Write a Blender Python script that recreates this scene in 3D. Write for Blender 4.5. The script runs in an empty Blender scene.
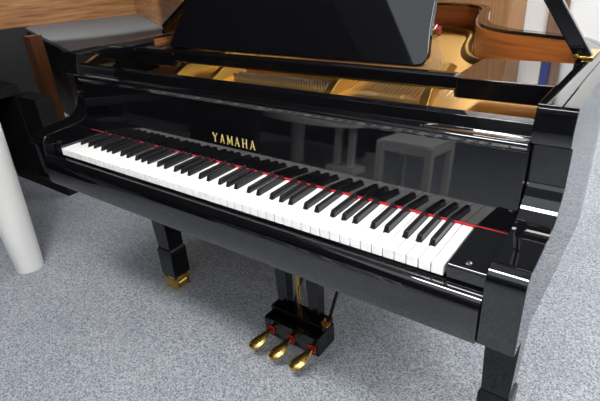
import bpy, bmesh, math, random
from mathutils import Vector, Matrix

sc = bpy.context.scene
COL = sc.collection
random.seed(7)

# ------------------------------------------------------------------ camera
cam_data = bpy.data.cameras.new('camera')
cam = bpy.data.objects.new('camera', cam_data)
COL.objects.link(cam)
yaw, pit, roll = -0.666957, 0.471545, -0.072303
fw = Vector((math.sin(yaw)*math.cos(pit), math.cos(yaw)*math.cos(pit), -math.sin(pit)))
rt = fw.cross(Vector((0, 0, 1))).normalized()
up = rt.cross(fw)
r2 = rt*math.cos(roll) + up*math.sin(roll)
u2 = -rt*math.sin(roll) + up*math.cos(roll)
M = Matrix.Identity(4)
for i in range(3):
    M[i][0] = r2[i]; M[i][1] = u2[i]; M[i][2] = -fw[i]
M[0][3], M[1][3], M[2][3] = 1.46667, -0.692017, 1.224884
cam.matrix_world = M
cam_data.sensor_width = 36.0
cam_data.lens = 491.814/600*36
cam_data.clip_start = 0.02
sc.camera = cam

# ------------------------------------------------------------------ light set-up
W_STR = 0.25
PANEL = 7.0
FRONT_PANEL = 46.0
SIDE_PANEL = 25.0
SPOT_W = 160
EXPOSURE = 0.25
world = bpy.data.worlds.new('world'); sc.world = world
world.use_nodes = True
bg = world.node_tree.nodes['Background']
bg.inputs[0].default_value = (0.85, 0.92, 1.0, 1); bg.inputs[1].default_value = W_STR
sc.view_settings.view_transform = 'Standard'
sc.view_settings.look = 'None'
sc.view_settings.gamma = 1.0
sc.view_settings.use_curve_mapping = False
sc.view_settings.exposure = EXPOSURE
# fluorescent panels of the showroom ceiling: (x, y, half_x, half_y)
PANELS = [(0.93, -1.00, .52, .20), (3.3, -0.9, .30, .60), (2.2, -2.0, .60, .30), (3.3, -3.2, .30, .60),
          (3.3, -5.4, .60, .30), (2.6, 1.6, .30, .60), (2.2, 3.6, .25, .50), (0.2, 3.6, .25, .50)]
SKYLIGHT = (-0.44, 1.2, -3.3, -1.35)  # large dim diffuser in the ceiling (x0, x1, y0, y1)


# ------------------------------------------------------------------ materials
def mat(name, col, rough=0.5, metal=0.0, ior=1.5):
    m = bpy.data.materials.new(name); m.use_nodes = True
    b = m.node_tree.nodes['Principled BSDF']
    b.inputs['Base Color'].default_value = (*col, 1)
    b.inputs['Roughness'].default_value = rough
    b.inputs['Metallic'].default_value = metal
    b.inputs['IOR'].default_value = ior
    return m


def nodes(m):
    return m.node_tree.nodes, m.node_tree.links, m.node_tree.nodes['Principled BSDF']


def wood(name, c0, c1, scale=(1, 12, 12), rough=0.35, nscale=3.0):
    m = mat(name, c0, rough)
    n, l, b = nodes(m)
    tc = n.new('ShaderNodeTexCoord'); mp = n.new('ShaderNodeMapping'); mp.inputs['Scale'].default_value = scale
    nz = n.new('ShaderNodeTexNoise'); nz.inputs['Scale'].default_value = nscale; nz.inputs['Detail'].default_value = 6
    nz.inputs['Distortion'].default_value = 0.6
    cr = n.new('ShaderNodeValToRGB')
    cr.color_ramp.elements[0].position = 0.32; cr.color_ramp.elements[0].color = (*c0, 1)
    cr.color_ramp.elements[1].position = 0.68; cr.color_ramp.elements[1].color = (*c1, 1)
    l.new(tc.outputs['Object'], mp.inputs['Vector']); l.new(mp.outputs[0], nz.inputs['Vector'])
    l.new(nz.outputs['Fac'], cr.inputs[0]); l.new(cr.outputs[0], b.inputs['Base Color'])
    return m


LACQ = mat('black_lacquer', (0.003, 0.003, 0.004), 0.03, 0, 1.75)
LACQ2 = mat('black_leg_lacquer', (0.003, 0.003, 0.0035), 0.06, 0, 1.40)
SATIN = mat('black_satin', (0.006, 0.006, 0.007), 0.25, 0, 1.5)
MATTE = mat('black_matte', (0.006, 0.006, 0.006), 0.6, 0, 1.25)
UNDERSHADE = mat('counter_shade', (0.01, 0.01, 0.011), 0.6)  # near-black colour that stands in for the shade under the counter
IVORY = mat('white_key', (0.88, 0.88, 0.87), 0.22)
EBONY = mat('black_key', (0.010, 0.010, 0.012), 0.20, 0, 1.6)
FELT = mat('red_felt', (0.52, 0.012, 0.025), 0.9)
FELT2 = mat('dark_red_felt', (0.30, 0.02, 0.025), 0.9)
BRASS = mat('brass', (0.78, 0.50, 0.13), 0.22, 1.0)
GOLD = mat('gold_plate', (0.58, 0.345, 0.075), 0.36, 1.0)
STEEL = mat('steel', (0.6, 0.58, 0.55), 0.25, 1.0)
DSTEEL = mat('dark_steel', (0.16, 0.16, 0.16), 0.3, 1.0)
COPPER = mat('copper', (0.75, 0.42, 0.2), 0.35, 1.0)
LETTER = mat('gold_letter', (0.80, 0.60, 0.20), 0.4, 0.3)
WHITE = mat('white_paint', (0.80, 0.80, 0.78), 0.35)
GREYTOP = mat('grey_laminate', (0.15, 0.17, 0.19), 0.55)
WALNUT = wood('walnut', (0.19, 0.075, 0.025), (0.44, 0.225, 0.095), (0.9, 0.9, 16), 0.35, 3.0)
RIMWOOD = wood('inner_rim_wood', (0.24, 0.065, 0.015), (0.50, 0.17, 0.045), (1.2, 1.2, 26), 0.3, 2.0)
LEGWOOD = wood('leg_wood', (0.05, 0.018, 0.007), (0.11, 0.04, 0.012), (14, 14, 1), 0.4, 3.0)
CABWOOD = wood('cabinet_wood', (0.30, 0.135, 0.050), (0.46, 0.235, 0.095), (22, 22, 0.7), 0.5, 2.2)
POST = wood('post_wood', (0.16, 0.09, 0.055), (0.26, 0.16, 0.10), (14, 14, 0.6), 0.5, 2.5)
BLUE = mat('blue_cloth', (0.03, 0.05, 0.22), 0.8)

CARPET = mat('carpet', (0.4, 0.42, 0.45), 0.95)
n, l, b = nodes(CARPET)
b.inputs['Specular IOR Level'].default_value = 0.1
tc = n.new('ShaderNodeTexCoord')
na = n.new('ShaderNodeTexNoise'); na.inputs['Scale'].default_value = 120; na.inputs['Detail'].default_value = 4; na.inputs['Roughness'].default_value = 0.7
nb = n.new('ShaderNodeTexNoise'); nb.inputs['Scale'].default_value = 5; nb.inputs['Detail'].default_value = 4
cr = n.new('ShaderNodeValToRGB')
cr.color_ramp.elements[0].position = 0.22; cr.color_ramp.elements[0].color = (0.10, 0.112, 0.135, 1)
cr.color_ramp.elements[1].position = 0.74; cr.color_ramp.elements[1].color = (0.53, 0.555, 0.60, 1)
mx = n.new('ShaderNodeMix'); mx.data_type = 'RGBA'; mx.blend_type = 'MULTIPLY'; mx.inputs['Factor'].default_value = 0.35
cr2 = n.new('ShaderNodeValToRGB')
cr2.color_ramp.elements[0].position = 0.35; cr2.color_ramp.elements[0].color = (0.72, 0.74, 0.78, 1)
cr2.color_ramp.elements[1].position = 0.65; cr2.color_ramp.elements[1].color = (1, 1, 1, 1)
bp = n.new('ShaderNodeBump'); bp.inputs['Strength'].default_value = 0.06; bp.inputs['Distance'].default_value = 0.004
l.new(tc.outputs['Object'], na.inputs['Vector']); l.new(tc.outputs['Object'], nb.inputs['Vector'])
vo = n.new('ShaderNodeTexVoronoi'); vo.inputs['Scale'].default_value = 260
sp = n.new('ShaderNodeSeparateColor'); av = n.new('ShaderNodeMix'); av.inputs['Factor'].default_value = 0.42
l.new(tc.outputs['Object'], vo.inputs['Vector']); l.new(vo.outputs['Color'], sp.inputs[0])
l.new(na.outputs['Fac'], av.inputs[2]); l.new(sp.outputs[0], av.inputs[3]); l.new(av.outputs[0], cr.inputs[0]); l.new(nb.outputs['Fac'], cr2.inputs[0])
l.new(cr.outputs[0], mx.inputs[6]); l.new(cr2.outputs[0], mx.inputs[7]); l.new(mx.outputs[2], b.inputs['Base Color'])
l.new(na.outputs['Fac'], bp.inputs['Height']); l.new(bp.outputs[0], b.inputs['Normal'])


def plaster(name, col):
    m = mat(name, col, 0.85)
    n, l, b = nodes(m)
    tc = n.new('ShaderNodeTexCoord'); nz = n.new('ShaderNodeTexNoise'); nz.inputs['Scale'].default_value = 60
    bp = n.new('ShaderNodeBump'); bp.inputs['Strength'].default_value = 0.08
    l.new(tc.outputs['Object'], nz.inputs['Vector']); l.new(nz.outputs['Fac'], bp.inputs['Height']); l.new(bp.outputs[0], b.inputs['Normal'])
    return m


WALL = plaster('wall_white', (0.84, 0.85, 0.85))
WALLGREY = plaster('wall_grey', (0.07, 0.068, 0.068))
CEIL = plaster('ceiling_white', (0.80, 0.82, 0.85))
CEILGREY = plaster('ceiling_grey', (0.22, 0.22, 0.225))
CEILDARK = plaster('ceiling_brown', (0.10, 0.062, 0.045))
LAMP = bpy.data.materials.new('lamp_panel'); LAMP.use_nodes = True
n = LAMP.node_tree.nodes; n.clear()
em = n.new('ShaderNodeEmission'); em.inputs[0].default_value = (1.0, 0.985, 0.96, 1); em.inputs[1].default_value = PANEL
ou = n.new('ShaderNodeOutputMaterial'); LAMP.node_tree.links.new(em.outputs[0], ou.inputs[0])

FRONT = LAMP.copy(); FRONT.name = 'bright_panel'
FRONT.node_tree.nodes['Emission'].inputs[1].default_value = FRONT_PANEL
SIDE = LAMP.copy(); SIDE.name = 'side_panel'
SIDE.node_tree.nodes['Emission'].inputs[1].default_value = SIDE_PANEL
SKY = LAMP.copy(); SKY.name = 'dim_panel'
SKY.node_tree.nodes['Emission'].inputs[1].default_value = 1.0
SKY.node_tree.nodes['Emission'].inputs[0].default_value = (0.86, 0.93, 1.0, 1)


# ------------------------------------------------------------------ helpers
def obj(name, bm, m, parent=None, bevel=0, seg=3, angle=35, sharp=40):
    me = bpy.data.meshes.new(name)
    bmesh.ops.recalc_face_normals(bm, faces=bm.faces)
    bm.to_mesh(me); bm.free()
    me.materials.append(m)
    o = bpy.data.objects.new(name, me); COL.objects.link(o)
    me.shade_smooth()
    me.set_sharp_from_angle(angle=math.radians(sharp))
    if bevel:
        md = o.modifiers.new('bevel', 'BEVEL'); md.width = bevel; md.segments = seg
        md.limit_method = 'ANGLE'; md.angle_limit = math.radians(angle); md.harden_normals = True
    if parent: o.parent = parent
    return o


def tag(o, label, cat, group=None):
    o['label'] = label; o['category'] = cat
    if group: o['group'] = group
    return o


def thing(name, label, cat, loc=(0, 0, 0), rz=0, group=None):
    o = bpy.data.objects.new(name, None); COL.objects.link(o)
    o.location = loc; o.rotation_euler = (0, 0, rz); o.empty_display_size = 0.1
    return tag(o, label, cat, group)


def struct(name, bm, m):
    o = obj(name, bm, m); o['kind'] = 'structure'; return o


def new(): return bmesh.new()


def box(bm, x0, x1, y0, y1, z0, z1):
    v = [bm.verts.new((x, y, z)) for x in (x0, x1) for y in (y0, y1) for z in (z0, z1)]
    for f in ((0, 1, 3, 2), (4, 6, 7, 5), (0, 4, 5, 1), (2, 3, 7, 6), (0, 2, 6, 4), (1, 5, 7, 3)):
        bm.faces.new([v[i] for i in f])
    return bm


def loft(bm, rings, cap=True, closed=True):
    R = [[bm.verts.new(p) for p in r] for r in rings]
    k = len(R[0])
    for a, b_ in zip(R, R[1:]):
        for i in range(k if closed else k-1):
            j = (i+1) % k
            bm.faces.new((a[i], a[j], b_[j], b_[i]))
    if cap:
        bm.faces.new(R[0][::-1]); bm.faces.new(R[-1])
    return bm


def prism_x(bm, prof, x0, x1):      # prof: (y, z)
    return loft(bm, [[(x0, y, z) for y, z in prof], [(x1, y, z) for y, z in prof]])


def prism_z(bm, prof, z0, z1):      # prof: (x, y)
    return loft(bm, [[(x, y, z0) for x, y in prof], [(x, y, z1) for x, y in prof]])


def tube(bm, pts, r, k=10):
    pts = [Vector(p) for p in pts]; rings = []
    rr = r if isinstance(r, (list, tuple)) else [r]*len(pts)
    prev = None
    for i, p in enumerate(pts):
        d = (pts[min(i+1, len(pts)-1)] - pts[max(i-1, 0)]).normalized()
        if prev is None:
            a = d.orthogonal().normalized()
        else:
            a = (prev - d*prev.dot(d)).normalized()
        prev = a; c = d.cross(a)
        rings.append([p + (a*math.cos(t*2*math.pi/k) + c*math.sin(t*2*math.pi/k))*rr[i] for t in range(k)])
    return loft(bm, rings)


def lathe(bm, prof, cx, cy, k=28):  # prof: (r, z)
    return loft(bm, [[(cx+r*math.cos(2*math.pi*t/k), cy+r*math.sin(2*math.pi*t/k), z) for t in range(k)] for r, z in prof])


def bar(bm, a, b_, w, h, upv=(0, 0, 1)):
    a = Vector(a); b_ = Vector(b_); d = (b_-a).normalized(); s = d.cross(Vector(upv)).normalized(); u = s.cross(d)
    q = [(-w/2, -h/2), (w/2, -h/2), (w/2, h/2), (-w/2, h/2)]
    return loft(bm, [[p + s*i + u*j for i, j in q] for p in (a, b_)])


def sq_taper(bm, cx, cy, secs):     # secs: (half_x, half_y, z)
    return loft(bm, [[(cx-a, cy-c, z), (cx+a, cy-c, z), (cx+a, cy+c, z), (cx-a, cy+c, z)] for a, c, z in secs])


def spline(P, n=10, closed=False):
    out = []; N = len(P)
    rng = range(N if closed else N-1)
    g = (lambda i: P[i % N]) if closed else (lambda i: P[max(0, min(N-1, i))])
    for i in rng:
        p0, p1, p2, p3 = [Vector(g(i+k)) for k in (-1, 0, 1, 2)]
        for t in range(n):
            s = t/n
            out.append(0.5*((2*p1)+(p2-p0)*s+(2*p0-5*p1+4*p2-p3)*s*s+(3*p1-p0-3*p2+p3)*s**3))
    if not closed: out.append(Vector(P[-1]))
    return out


def offset(path, d):                # open 2-D path, to the left of travel
    out = []
    for i, p in enumerate(path):
        t = (path[min(i+1, len(path)-1)] - path[max(i-1, 0)]).normalized()
        out.append(p + Vector((-t.y, t.x))*d)
    return out


# ------------------------------------------------------------------ the room
RX0, RX1, RY0, RY1, RZ = -8.0, 5.2, -7.0, 4.5, 2.8
struct('floor', box(new(), RX0, RX1, RY0, RY1, -0.06, 0), CARPET)
struct('wall_back', box(new(), RX0, RX1, RY1, RY1+.1, 0, RZ), WALL)
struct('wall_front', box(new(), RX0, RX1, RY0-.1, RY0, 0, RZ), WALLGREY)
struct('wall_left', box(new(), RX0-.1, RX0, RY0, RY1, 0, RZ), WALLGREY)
struct('wall_right', box(new(), RX1, RX1+.1, RY0, RY1, 0, RZ), WALL)
struct('ceiling', box(new(), -0.44, RX1, RY0, RY1, RZ, RZ+.1), CEIL)
struct('ceiling_soffit', box(new(), -0.95, -0.44, RY0, RY1, RZ-.02, RZ+.1), CEILGREY)
struct('ceiling_brown', box(new(), RX0, -0.95, RY0, RY1, RZ-.04, RZ+.1), CEILDARK)
struct('trim_1', box(new(), 0.44, 0.60, RY1-.05, RY1, 0, RZ), POST)
struct('baseboard_back', box(new(), 0.60, RX1, RY1-.015, RY1, 0, 0.09), WALL)

# ------------------------------------------------------------------ the grand piano
XL0, XL1 = -0.165, -0.083           # treble and bass cheeks
XR0, XR1 = 1.298, 1.361
RIMZ = 0.972
KZ = 0.725
P = thing('grand_piano', 'black glossy grand piano with raised lid, open keyboard and three brass pedals', 'piano')

# plan of the case: right side, bentside, tail
RP = [(XR1, 0.30), (XR1, 0.40), (XR1, 0.58), (1.345, 0.72), (1.28, 0.845), (1.17, 0.905), (1.075, 0.945), (0.995, 1.015),
      (0.945, 1.12), (0.905, 1.25), (0.865, 1.40), (0.80, 1.52), (0.68, 1.595), (0.52, 1.625), (0.25, 1.63), (0.03, 1.62),
      (-0.10, 1.57), (XL0, 1.46), (XL0, 1.2), (XL0, 0.7), (XL0, 0.30)]
outer = spline(RP, 7)
TH = 0.0595
inner = offset(outer, TH)
inner2 = offset(outer, TH+.006)
# the rim thins out along the bentside and the tail
def rim_line(f):                    # f: 0 = outside face, 1 = inside face
    out = []
    for i, (a, c) in enumerate(zip(outer, inner)):
        k = min(1, max(0, (i-14)/12)); k = k*k*(3-2*k)
        th = 1-0.45*k
        out.append(c + (a-c)*th*(1-f))
    return out


def wall_path(bm, A, B, z0, z1):
    rings = []
    for a, c in zip(A, B):
        rings.append([(a.x, a.y, z0), (a.x, a.y, z1), (c.x, c.y, z1), (c.x, c.y, z0)])
    return loft(bm, rings)


bm = new()
rim0 = rim_line(0)
wall_path(bm, rim0, inner, 0.58, RIMZ-.006)
mid1 = rim_line(0.395); mid2 = rim_line(0.43)
wall_path(bm, rim0, mid1, RIMZ-.006, RIMZ)
wall_path(bm, mid2, inner, RIMZ-.006, RIMZ)


def arc(cy, cz, r, a0, a1, k=8):
    return [(cy + r*math.cos(math.radians(a0+(a1-a0)*i/k)), cz + r*math.sin(math.radians(a0+(a1-a0)*i/k))) for i in range(k+1)]


# cheek (arm) side profile, from the bottom front round to the back
cheek = [(-0.020, 0.604), (-0.013, 0.72)]
cheek += arc(0.018, 0.724, 0.030, 175, 82, 9)                 # lower roll
cheek += [(0.06, 0.757), (0.095, 0.760)]
cheek += arc(0.108, 0.838, 0.078, 272, 345, 10)               # cove sweeping up
cheek += [(0.1885, 0.825), (0.191, 0.896), (0.166, 0.906), (0.164, 0.93), (0.177, RIMZ-.00004)]
tail_ = [(0.31, 0.585), (0.16, 0.595), (0.08, 0.600)]
bm_l = new(); prism_x(bm_l, cheek + [(0.31, RIMZ-.00004)] + tail_, XL0-.0003, XL1-.001)
bm_r = new(); prism_x(bm_r, cheek[:-1] + [(0.1755, RIMZ-.006), (0.31, RIMZ-.006)] + tail_, XR0, XR1+.0003)
for xa, xb in ((XR0, XR1-.0255), (XR1-.0235, XR1+.0003)):
    prism_x(bm_r, [(0.1755, RIMZ-.006), (0.177, RIMZ-.00004), (0.31, RIMZ-.00004), (0.31, RIMZ-.006)], xa, xb)
obj('case_rim', bm, LACQ, P)
obj('cheek', bm_l, LACQ, P, 0.0015, 2, 30, 30)
obj('cheek', bm_r, LACQ, P, 0.0015, 2, 30, 30)

# inner rim veneer
i0 = next(i for i, p in enumerate(inner) if p.y > 0.40)
i1 = max(i for i, p in enumerate(inner) if p.y > 0.40)
obj('inner_rim', wall_path(new(), inner[i0:i1], inner2[i0:i1], 0.80, 0.962), RIMWOOD, P, sharp=60)

# key bed, key slip, underside beams
obj('key_bed', box(new(), XL1, XR0, 0.012, 0.60, 0.605, 0.690), LACQ, P, 0.003)
slip = [(0.000, 0.602), (-0.022, 0.602), (-0.025, 0.606), (-0.026, 0.655)] + [(-.006-.020*math.cos(math.radians(t)), .664+.032*math.sin(math.radians(t))) for t in range(0, 91, 10)] + [(-0.001, 0.697)]
obj('key_slip', prism_x(new(), slip, XL1, XR0-.0005), LACQ, P, 0)
blk = [(0.002, 0.690), (0.002, 0.727)] + [(0.006, 0.731), (0.149, 0.731), (0.149, 0.690)]
for x0, x1 in ((XL1+.001, -0.003), (1.2285, XR0-.001)):
    kb = obj('key_block', prism_x(new(), blk, x0, x1), LACQ, P, 0.002)
    kn = new(); lathe(kn, [(0.0075, 0.7305), (0.0075, 0.7325), (0.005, 0.7345), (0.001, 0.735)], (x0+x1)/2-.004, 0.022, 18)
    obj('screw', kn, DSTEEL, kb)

# keys
PITCH = 0.02356
notes = 'ABCDEFG'
off = {'A': 0.0030, 'C': -0.0030, 'D': 0.0030, 'F': -0.0040, 'G': 0.0}
blacks = {}
for i in range(51):
    nm = notes[i % 7]
    if nm in off: blacks[i] = (i+1)*PITCH + off[nm]
for i in range(52):
    x0 = i*PITCH + .0010; x1 = (i+1)*PITCH - .0010
    lo = blacks[i-1] + .0072 if i-1 in blacks else x0
    hi = blacks[i] - .0072 if i in blacks else x1
    yb = 0.050
    pr = [(x0, 0), (x1, 0)]
    if hi < x1: pr += [(x1, yb), (hi, yb)]
    pr += [(hi if hi < x1 else x1, 0.152), (lo if lo > x0 else x0, 0.152)]
    if lo > x0: pr += [(lo, yb), (x0, yb)]
    bm = new(); prism_z(bm, pr, KZ-.0205, KZ)
    obj('white_key', bm, IVORY, P, 0.0009, 2)
for i, cx in blacks.items():
    bm = new()
    h0, h1 = 0.0066, 0.0047
    secs = []
    for y, z, h in ((0.0515, KZ-.002, h0), (0.0540, KZ+.0085, h1+.0004), (0.0600, KZ+.0118, h1), (0.149, KZ+.0118, h1)):
        secs.append((y, z, h))
    rings = []
    for y, z, h in secs:
        yb = y if z < KZ else y
        rings.append([(cx-h0, min(y, 0.0515) if y < .06 else y, KZ-.004), (cx+h0, min(y, 0.0515) if y < .06 else y, KZ-.004), (cx+h, y, z), (cx-h, y, z)])
    # build as a wedge: front slope then long flat top
    v = lambda *p: bm.verts.new(p)
    b0, b1, b2, b3 = v(cx-h0, .0515, KZ-.004), v(cx+h0, .0515, KZ-.004), v(cx+h0, .1485, KZ-.004), v(cx-h0, .1485, KZ-.004)
    t0, t1, t2, t3 = v(cx-h1, .0575, KZ+.0118), v(cx+h1, .0575, KZ+.0118), v(cx+h1, .1485, KZ+.0118), v(cx-h1, .1485, KZ+.0118)
    for f in ((b0, b3, b2, b1), (t0, t1, t2, t3), (b0, b1, t1, t0), (b1, b2, t2, t1), (b2, b3, t3, t2), (b3, b0, t0, t3)): bm.faces.new(f)
    obj('black_key', bm, EBONY, P, 0.0016, 3)

# felt and fallboard
FT = math.radians(5.0)
fz = lambda z: 0.1515 + (z-.731)*math.tan(FT)
obj('key_felt', box(new(), -0.072, XR0-.006, 0.1492, 0.1535, 0.7266, 0.7296), FELT, P)
fb = [(fz(.7305), 0.7305), (fz(.888), 0.888)]
fb += [(fz(.888)-.006, 0.893)] + arc(fz(.9)-.003, 0.9005, 0.0065, 225, 60, 7) + [(0.188, 0.9085), (0.194, 0.902)]
fb += [(0.198, 0.894), (0.226, 0.894), (0.234, 0.917), (0.262, 0.918), (0.266, 0.914), (0.266, 0.70), (0.168, 0.70), (0.168, 0.7305)]
FB = obj('fallboard', prism_x(new(), fb, XL1+.001, XR0-.001), LACQ, P, 0.0012, 2)


# gold lettering inlaid on the fallboard
def letter(bm, ch, x, w, z0, h):
    def st(a, b_, t):               # stroke in (u, v) letter space
        ax, az = x+a[0]*w, z0+a[1]*h; bx, bz = x+b_[0]*w, z0+b_[1]*h
        p = Vector((ax, 0, az)); q = Vector((bx, 0, bz)); d = (q-p).normalized(); s = Vector((-d.z, 0, d.x))*t/2
        ring = [p+s, q+s, q-s, p-s]
        loft(bm, [[(c.x, fz(c.z)-e, c.z) for c in ring] for e in (-.0005, .0006)])
    T, t = 0.0034, 0.0017
    ser = lambda u, v_, k=.15: st((u-k, v_), (u+k, v_), 0.0013)
    if ch == 'Y':
        st((.08, 1), (.5, .45), T); st((.92, 1), (.5, .45), t); st((.5, .5), (.5, 0), T); ser(.5, .03, .2); ser(.1, .98); ser(.9, .98)
    if ch == 'A':
        st((.5, 1.0), (.1, 0), t); st((.5, 1.0), (.88, 0), T); st((.22, .32), (.75, .32), t); ser(.1, .03); ser(.88, .03)
    if ch == 'M':
        st((.1, 0), (.1, 1), t); st((.1, 1), (.5, .15), T); st((.5, .15), (.9, 1), t); st((.9, 1), (.9, 0), T); ser(.1, .03); ser(.9, .03); ser(.05, .98, .1); ser(.95, .98, .1)
    if ch == 'H':
        st((.15, 0), (.15, 1), T); st((.85, 0), (.85, 1), T); st((.15, .5), (.85, .5), t)
        for u in (.15, .85): ser(u, .03); ser(u, .97)


for i, ch in enumerate('YAMAHA'):
    bm = new(); w = 0.0175 if ch != 'M' else 0.019
    letter(bm, ch, 0.519 + i*0.0264, w, 0.7835, 0.0235)
    obj('letter', bm, LETTER, FB)

# music-desk shelves on both sides, front rail and the desk itself
def round_rect(x0, x1, y0, y1, rr, k=6):
    out = []
    for cx, cy, a, r in ((x1, y0, -90, rr[1]), (x1, y1, 0, rr[2]), (x0, y1, 90, rr[3]), (x0, y0, 180, rr[0])):
        sx = -1 if cx == x1 else 1; sy = 1 if cy == y0 else -1
        for i in range(k+1):
            t = math.radians(a+90*i/k); out.append((cx+sx*r+r*math.cos(t), cy+sy*r+r*math.sin(t)))
    return out


obj('side_shelf', prism_z(new(), round_rect(1.075, 1.291, 0.383, 0.60, (.02, .002, .002, .012)), 0.905, 0.950), LACQ, P, 0.003)
obj('side_shelf', prism_z(new(), round_rect(-0.078, 0.145, 0.383, 0.60, (.002, .02, .012, .002)), 0.905, 0.950), LACQ, P, 0.003)
obj('desk_rail', box(new(), -0.072, 1.085, 0.386, 0.416, 0.918, 0.956), LACQ, P, 0.008, 4)
LEAN = math.radians(24)
dp = [(0.064, 0.006), (0.072, 0)] + [(0.965, 0.0), (0.982, 0.004), (0.990, 0.016), (0.992, 0.035), (0.984, 0.09), (0.982, 0.15), (0.988, 0.21), (0.987, 0.30), (0.96, 0.33), (0.23, 0.33), (0.18, 0.30), (0.117, 0.155)]
bm = new()
rings = []
for e in (0, 0.018):
    rings.append([(x, 0.428+v_*math.sin(LEAN)+e*math.cos(LEAN), 0.957+v_*math.cos(LEAN)-e*math.sin(LEAN)) for x, v_ in dp])
loft(bm, rings)
obj('music_desk', bm, LACQ, P, 0.004, 3)

# iron plate, struts, pins, strings
pl = offset(outer, TH+.008)
plp = [(p.x, p.y) for p in pl if p.y > 0.285]
plp = [(plp[0][0], 0.285)] + plp + [(plp[-1][0], 0.285)]
PL = obj('iron_plate', prism_z(new(), plp, 0.845, 0.862), GOLD, P, 0.002)
rings = []
bm = new()
fin = offset(outer, TH+.050)
prs = [(a, c) for a, c in zip(offset(outer, TH+.010), fin) if a.y > 0.9 and a.x > 0.15]
for a, c in prs:
    m_ = (a+c)/2
    rings.append([(a.x, a.y, 0.861), ((a.x*3+c.x)/4, (a.y*3+c.y)/4, 0.876), (m_.x, m_.y, 0.880), ((a.x+c.x*3)/4, (a.y+c.y*3)/4, 0.876), (c.x, c.y, 0.861)])
loft(bm, rings)
obj('flange', bm, GOLD, PL, sharp=80)
for x0, x1 in ((0.10, 0.03), (0.275, 0.20), (0.725, 0.62), (1.005, 0.90)):
    bm = new()
    y1 = 1.45 if x1 < .7 else (1.1 if x1 < .88 else 0.86)
    sec = []
    for y, h, w in ((0.385, 0.004, 0.022), (0.46, 0.034, 0.020), (y1-.1, 0.034, 0.020), (y1, 0.006, 0.020)):
        x = x0+(x1-x0)*(y-.385)/(y1-.385)
        sec.append([(x-w/2-.006, y, 0.861), (x+w/2+.006, y, 0.861), (x+w/2, y, 0.862+h), (x-w/2, y, 0.862+h)])
    loft(bm, sec)
    obj('plate_strut', bm, GOLD, PL, 0.003)
obj('string_rail', box(new(), 0.30, 0.70, 0.545, 0.565, 0.861, 0.880), GOLD, PL, 0.003)
pin0 = None
for r_ in range(2):
    for i in range(38):
        x = 0.335 + i*0.0095 + r_*0.0045; y = 0.452+r_*0.022
        if pin0 is None:
            bm = new(); lathe(bm, [(0.0032, 0), (0.0032, 0.020), (0.0022, 0.024)], 0, 0, 8)
            o = pin0 = obj('tuning_pin', bm, STEEL, PL)
        else:
            o = pin0.copy(); COL.objects.link(o); o.parent = PL
        o.location = (x, y, 0.862)
for i in range(60):
    x = 0.31 + i*0.0125
    xe = x - 0.10 - 0.1*(x-.3)
    ye = 1.40 if xe < .62 else 1.40-(xe-.62)*2.2
    bm = new(); tube(bm, [(x, 0.48, 0.868), (x, 0.555, 0.8815), (xe, max(ye, .8), 0.876)], 0.0007, 5)
    obj('string', bm, COPPER if i < 20 else STEEL, PL)
# red felt and wound string ends near the tail
bm = new(); rings = []
for t in range(13):
    x = 0.34+t*0.025; y = 1.36 + 0.035*math.sin(t/12*math.pi)
    rings.append([(x, y, 0.862), (x, y, 0.886), (x, y+.05, 0.898), (x, y+.055, 0.862)])
loft(bm, rings); obj('string_felt', bm, FELT2, PL, 0.004)
for i in range(16):
    x = 0.36+i*0.0175; yy = 1.355 + 0.035*math.sin((x-.34)/.300*math.pi)
    bm = new(); tube(bm, [(x+.015, yy-.03, 0.872), (x+.004, yy-.003, 0.889), (x-.006, yy+.052, 0.901), (x-.01, yy+.06, .891)], 0.0028, 6)
    obj('hitch_loop', bm, DSTEEL, PL)

# lid: main leaf raised, front leaf folded back on top of it
LA = math.radians(30.5); HX, HZ = -0.090, 0.974
def lid_pt(u, y, t): return (HX + u*math.cos(LA) - t*math.sin(LA), y, HZ + u*math.sin(LA) + t*math.cos(LA))


lidp = [(p.x - XL0, p.y) for p in outer if p.y > 0.545]
lidp = [(XR1-XL0+.01, 0.535)] + [(u+.008, y) for u, y in lidp] + [(0.0, 0.535)]
LID = obj('lid', loft(new(), [[lid_pt(u, y, t) for u, y in lidp] for t in (0, 0.015)]), LACQ, P, 0.003)
obj('front_leaf', loft(new(), [[lid_pt(u, y, t) for u, y in ((0.01, .540), (1.51, .540), (1.51, .92), (0.01, .92))] for t in (0.016, 0.032)]), LACQ, LID, 0.003)
obj('lid_hinge', loft(new(), [[lid_pt(u, y, t) for u, y in ((0.02, .5305), (1.45, .5305), (1.45, .5348), (0.02, .5348))] for t in (0.001, 0.0145)]), BRASS, LID)
# prop stick
pa = Vector((1.306, 0.570, 0.966)); dv = Vector((-0.56, -0.03, 0.83)).normalized()
L = (HZ + (pa.x-HX)*math.tan(LA) - pa.z)/(dv.z - dv.x*math.tan(LA))
PR = obj('prop_stick', bar(new(), pa, pa+dv*(L-.002), 0.032, 0.022, (0, -1, 0)), LACQ, P, 0.004)
bm = new(); box(bm, 1.288, 1.322, 0.545, 0.640, 0.9725, 0.9775); box(bm, 1.287, 1.2915, 0.545, 0.640, 0.935, 0.975)
tube(bm, [(1.289, 0.535, 0.978), (1.289, 0.64, 0.978)], 0.006, 8)
obj('prop_hinge', bm, BRASS, P, 0.001)

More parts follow.
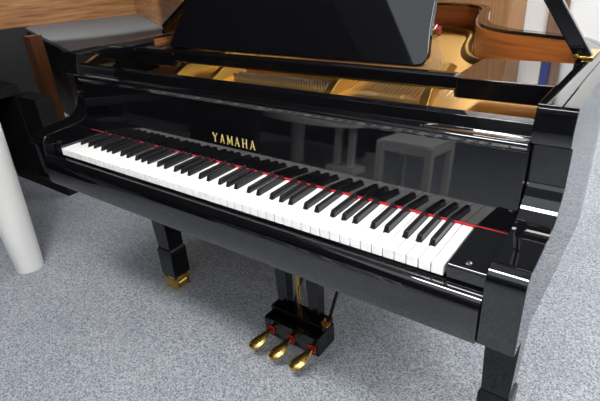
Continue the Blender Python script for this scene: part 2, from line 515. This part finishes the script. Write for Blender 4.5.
# legs
def leg(cx, cy, hw):
    bm = new()
    sq_taper(bm, cx, cy, [(hw*1.15, hw*1.15, 0.604), (hw*1.10, hw*1.10, 0.56), (hw*.86, hw*.86, 0.20)])
    sq_taper(bm, cx, cy, [(hw*.86, hw*.86, 0.202), (hw*1.0, hw*1.0, 0.188), (hw*.98, hw*.98, 0.075), (hw*.86, hw*.86, 0.065)])
    g = obj('leg', bm, LACQ2, P, 0.003)
    bm = new()
    lathe(bm, [(0.034, 0.066), (0.036, 0.058), (0.024, 0.050)], cx+.028, cy, 20)
    for q in (-.034, .027): box(bm, cx-.004, cx+.062, cy+q, cy+q+.007, 0.006, 0.056)
    box(bm, cx-.016, cx+.060, cy-.034, cy+.034, 0.050, 0.058)
    loft(bm, [[(cx+.036+.026*math.cos(t*math.pi/10), y, 0.0265+.026*math.sin(t*math.pi/10)) for t in range(20)] for y in (cy-.022, cy+.022)])
    c = obj('caster', bm, BRASS, g, 0.001)
    c.location = (-0.028, 0, 0)
    return g


leg(-0.003, 0.315, 0.041)
leg(1.287, 0.30, 0.040)
leg(0.40, 1.38, 0.050)

# pedal lyre
bm = new()
box(bm, 0.547, 0.768, 0.246, 0.343, 0.055, 0.128)
box(bm, 0.550, 0.765, 0.282, 0.342, 0.128, 0.152)
LY = obj('pedal_lyre', bm, LACQ2, P, 0.004)
for x in (0.590, 0.717):
    bm = new(); sq_taper(bm, x, 0.318, [(0.021, 0.016, 0.151), (0.024, 0.018, 0.30), (0.030, 0.022, 0.606)])
    obj('post', bm, LACQ2, LY, 0.003)
for x in (0.638, 0.650):
    obj('pedal_rod', tube(new(), [(x, 0.322, 0.144), (x, 0.322, 0.606)], 0.0028, 8), BRASS, LY)
for x in (0.60, 0.745):
    obj('brace_rod', tube(new(), [(x, 0.33, 0.10), (x+.03, 0.59, 0.606)], 0.006, 8), LACQ, LY)
for x in (0.575, 0.660, 0.745):
    bm = new()
    pts = [(x-.002, 0.245, 0.072, .006, .006), (x-.003, 0.225, 0.070, .008, .0055), (x-.006, 0.205, 0.064, .014, .006), (x-.012, 0.185, 0.056, .020, .007), (x-.018, 0.168, 0.049, .021, .007), (x-.021, 0.156, 0.044, .015, .006), (x-.022, 0.151, 0.041, .005, .003)]
    loft(bm, [[(px+a*math.cos(2*math.pi*t/14), y, z+c*math.sin(2*math.pi*t/14)) for t in range(14)] for px, y, z, a, c in [(u_, v_+.010, w_+.011, a_*1.15, c_*1.1) for u_, v_, w_, a_, c_ in pts]])
    pd = obj('pedal', bm, BRASS, LY, sharp=70)
    bm = new()
    for dx in (-.012, .012): box(bm, x+dx-.0012, x+dx+.0012, 0.2415, 0.2465, 0.070, 0.096)
    for z in (.070, .0935): box(bm, x-.0132, x+.0132, 0.2415, 0.2465, z, z+.0025)
    obj('pedal_bushing', bm, FELT, pd)
bm = new(); box(bm, 0.757, 0.778, 0.285, 0.308, 0.152, 0.1555); box(bm, 0.757, 0.760, 0.285, 0.308, 0.1555, 0.171)
obj('bracket', bm, BRASS, LY)

LY.location.x = -0.010

# ------------------------------------------------------------------ table beside the keyboard: one white leg in view, the rest made up
T = thing('table', 'thick round white table legs under an added long black top at the bass end of the piano', 'table', (-1.012, -0.675, 0))
obj('table_top', prism_z(new(), round_rect(-.36, .345, -.80, .77, (.05, .05, .10, .05)), 0.70, 0.74), SATIN, T, 0.006)  # unseen top, made long and black to darken reflections and shade the floor
obj('end_panel', box(new(), -.33, .33, -.76, -.72, 0, 0.699), SATIN, T, 0.003)  # added unseen panel, black so the fallboard mirrors no white legs
for sx, sy in ((1, 1), (-1, 1)):
    bm = new(); lathe(bm, [(0.058, 0.0), (0.060, 0.006), (0.071, 0.30), (0.083, 0.699)], sx*.29, sy*.715, 40)
    obj('leg', bm, WHITE, T)

# ------------------------------------------------------------------ walnut counter with grey top behind the bass side
K = thing('reception_counter', 'walnut L-shaped reception counter with grey worktop, behind the bass side of the grand piano', 'counter', (-3.091, 2.621, 0))
def kpt(x, y): return (x+3.091, y-2.621)


A_ = Vector((-3.605, 1.476)); B_ = Vector((-3.091, 2.621)); C_ = Vector((-1.10, 1.52))
def slab(bm, p, q, th, z0, z1, side):
    d = (q-p).normalized(); nn = Vector((-d.y, d.x))*side*th
    return prism_z(bm, [kpt(*v) for v in (p, q, q+nn, p+nn)], z0, z1)


obj('panel', slab(new(), A_+(A_-B_)*0.5, B_, 0.04, 0.742, 1.45, 1), WALNUT, K, 0.002)
obj('panel', slab(new(), B_, C_, 0.04, 0.742, 1.45, 1), WALNUT, K, 0.002)
top = [(-3.44, 1.627), (-1.612, 1.006), (-1.15, 0.85), (-1.07, 1.50), (-3.091, 2.621), (-3.50, 1.71)]
obj('worktop', prism_z(new(), [kpt(*v) for v in top], 0.715, 0.742), GREYTOP, K, 0.002)
bm = new(); sq_taper(bm, *kpt(-2.57, 1.25), [(0.05, 0.05, 0.0), (0.05, 0.05, 0.765)]); obj('leg', bm, LEGWOOD, K, 0.003)
bm = new(); slab(bm, Vector((-2.53, 1.42)), Vector((-1.3, 1.00)), 0.03, 0.0, 0.714, 1); obj('back_panel', bm, LEGWOOD, K)

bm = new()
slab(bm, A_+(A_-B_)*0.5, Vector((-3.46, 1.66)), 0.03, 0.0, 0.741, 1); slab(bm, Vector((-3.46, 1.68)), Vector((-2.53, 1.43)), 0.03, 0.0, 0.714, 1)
obj('shade_panel', bm, UNDERSHADE, K)  # dark sheets put where there is only shade below the counter

# black digital piano further along, seen past the cheek
D = thing('upright_piano', 'low black console piano behind the round white table leg', 'piano', (-2.15, -0.1, 0))
obj('body', box(new(), -.25, .28, -.75, .70, 0.07, 0.90), MATTE, D, 0.004)
obj('key_bed', box(new(), .28, .60, -.75, .70, 0.58, 0.64), MATTE, D, 0.004)
obj('side_panel', box(new(), .281, .62, .655, .695, 0.091, 0.578), MATTE, D, 0.003)
for y in (-.72, .66):
    obj('toe_block', box(new(), .26, .88, y, y+.10, 0.0, 0.09), MATTE, D, 0.004)
    bm = new(); sq_taper(bm, .70, y+.05, [(0.11, .045, 0.09), (0.13, .05, 0.58)]); obj('leg', bm, MATTE, D, 0.003)

# ------------------------------------------------------------------ back of the room
CB = thing('cabinet', 'tall light brown wooden cabinet against the white wall behind the open piano lid', 'cabinet', (-0.25, 4.22, 0))
obj('body', box(new(), -.48, .49, -.25, .25, 0, 2.25), CABWOOD, CB, 0.003)
for x0, x1 in ((-.475, .002), (.006, .485)):
    d_ = obj('door', box(new(), x0, x1, -.272, -.2515, 0.06, 2.23), CABWOOD, CB, 0.003)
    obj('handle', tube(new(), [((-.03 if x1 < .1 else .04), -.29, 1.0), ((-.03 if x1 < .1 else .04), -.29, 1.15)], 0.007, 8), STEEL, d_)
BN = tag(obj('banner', box(new(), 0.45, 0.52, RY1-.075, RY1-.052, 1.72, 2.1), BLUE), 'narrow blue cloth banner hanging on the brown post of the rear wall', 'banner')

# ------------------------------------------------------------------ behind the camera: what the lacquer mirrors
S = thing('stool', 'square white stool in front of the keyboard, mirrored in the fallboard', 'stool', (0.42, -1.47, 0))
for sx, sy in ((1, 1), (-1, 1), (1, -1), (-1, -1)):
    obj('leg', box(new(), sx*.14-.019, sx*.14+.019, sy*.15-.019, sy*.15+.019, 0, 0.53), WHITE, S, 0.002)
obj('seat', box(new(), -.150, .150, -.160, .160, 0.5305, 0.538), WHITE, S, 0.004)
for sy in (1, -1): obj('apron', box(new(), -.120, .120, sy*.15-.012, sy*.15+.012, 0.480, 0.5295), WHITE, S)
for sx in (1, -1): obj('apron', box(new(), sx*.14-.012, sx*.14+.012, -.13, .13, 0.480, 0.5295), WHITE, S)

G = thing('side_table', 'low white oval table on a round column and a twin-post foot, mirrored in the fallboard', 'table', (-0.80, -2.30, 0))
oval = [(.53*math.cos(t*math.pi/20), .34*math.sin(t*math.pi/20)) for t in range(40)]
obj('table_top', prism_z(new(), oval, 0.40, 0.455), WHITE, G, 0.006)
bm = new(); lathe(bm, [(.062, 0), (.058, .01), (.055, .2), (.062, .399)], -.20, 0, 28); obj('column', bm, WHITE, G)
obj('foot', box(new(), .16, .42, -.10, .10, 0, 0.05), WHITE, G, 0.004)
for x in (.21, .34): obj('post', box(new(), x-.022, x+.022, -.025, .025, .051, .399), WHITE, G, .003)
for i, (x, y, rz, lab) in enumerate(((-1.35, -3.05, 0, 'black upright piano behind the low white oval table'), (-3.2, -2.7, .1, 'black upright piano standing farthest along the dark side of the room'))):
    U = thing('upright_piano', lab, 'piano', (x, y, rz*0))
    obj('body', box(new(), -.76, .76, -.30, .0, 0.0, 1.2), LACQ, U, .005)
    obj('key_bed', box(new(), -.74, .74, .0, .28, 0.60, 0.68), LACQ, U, .005)
    for s in (-.68, .68): obj('leg', box(new(), s-.04, s+.04, .20, .27, 0, .599), LACQ, U, .003)

# ------------------------------------------------------------------ ceiling lights
where = ['above the keyboard', 'nearest the white side wall', 'above the aisle behind the stool', 'in the far front corner', 'farthest back along the aisle',
         'above the open lid', 'nearest the rear wall', 'above the wooden cabinet']
for (x, y, hx, hy), wh in zip(PANELS, where):
    zc = RZ - (.041 if x < -1.75 else .0005)
    t_ = thing('ceiling_light', 'flat fluorescent ceiling panel ' + wh, 'ceiling light', (x, y, zc), 0, 'ceiling panels')
    bm = new()
    for a in ((-hx-.02, hx+.02, -hy-.02, -hy), (-hx-.02, hx+.02, hy, hy+.02), (-hx-.02, -hx, -hy, hy), (hx, hx+.02, -hy, hy)): box(bm, *a, -.03, 0)
    obj('frame', bm, WHITE, t_)
    obj('diffuser', box(new(), -hx, hx, -hy, hy, -.02, -.012), FRONT if wh == where[0] else (SIDE if (x > 1.7 and y > -1.5) or y > 3 else LAMP), t_)

bm = new(); x0, x1, y0, y1 = SKYLIGHT
t_ = thing('skylight', 'wide dim backlit panel filling the ceiling bay over the aisle', 'ceiling light', ((x0+x1)/2, (y0+y1)/2, RZ-.0005))
box(bm, -(x1-x0)/2, (x1-x0)/2, -(y1-y0)/2, (y1-y0)/2, -.02, 0); obj('diffuser', bm, SKY, t_)

# added spot lamp, an unseen source, to brighten the walnut counter
sp_ = thing('fill_spot', 'small black spot lamp added at the ceiling to brighten the walnut counter', 'fill_spot', (-1.9, 0.7, RZ-.04))
aim = (Vector((-2.85, 2.05, 0.85)) - Vector((-1.9, 0.7, RZ-.20))).normalized()
obj('mount', lathe(new(), [(.012, -.16), (.012, -.01), (.05, -.01), (.05, 0)], 0, 0, 18), SATIN, sp_)
c0 = Vector((0, 0, -.16))
bm = new(); tube(bm, [c0-aim*.07, c0-aim*.06, c0+aim*.05], [.03, .045, .05], 18); obj('lamp_head', bm, SATIN, sp_)
ld = bpy.data.lights.new('lamp', 'SPOT'); ld.energy = SPOT_W; ld.spot_size = math.radians(58); ld.spot_blend = 0.5; ld.shadow_soft_size = 0.045; ld.color = (1, .97, .93)
lo = bpy.data.objects.new('lamp', ld); COL.objects.link(lo); lo.parent = sp_
lo.location = c0+aim*.08; lo.rotation_euler = aim.to_track_quat('-Z', 'Y').to_euler()
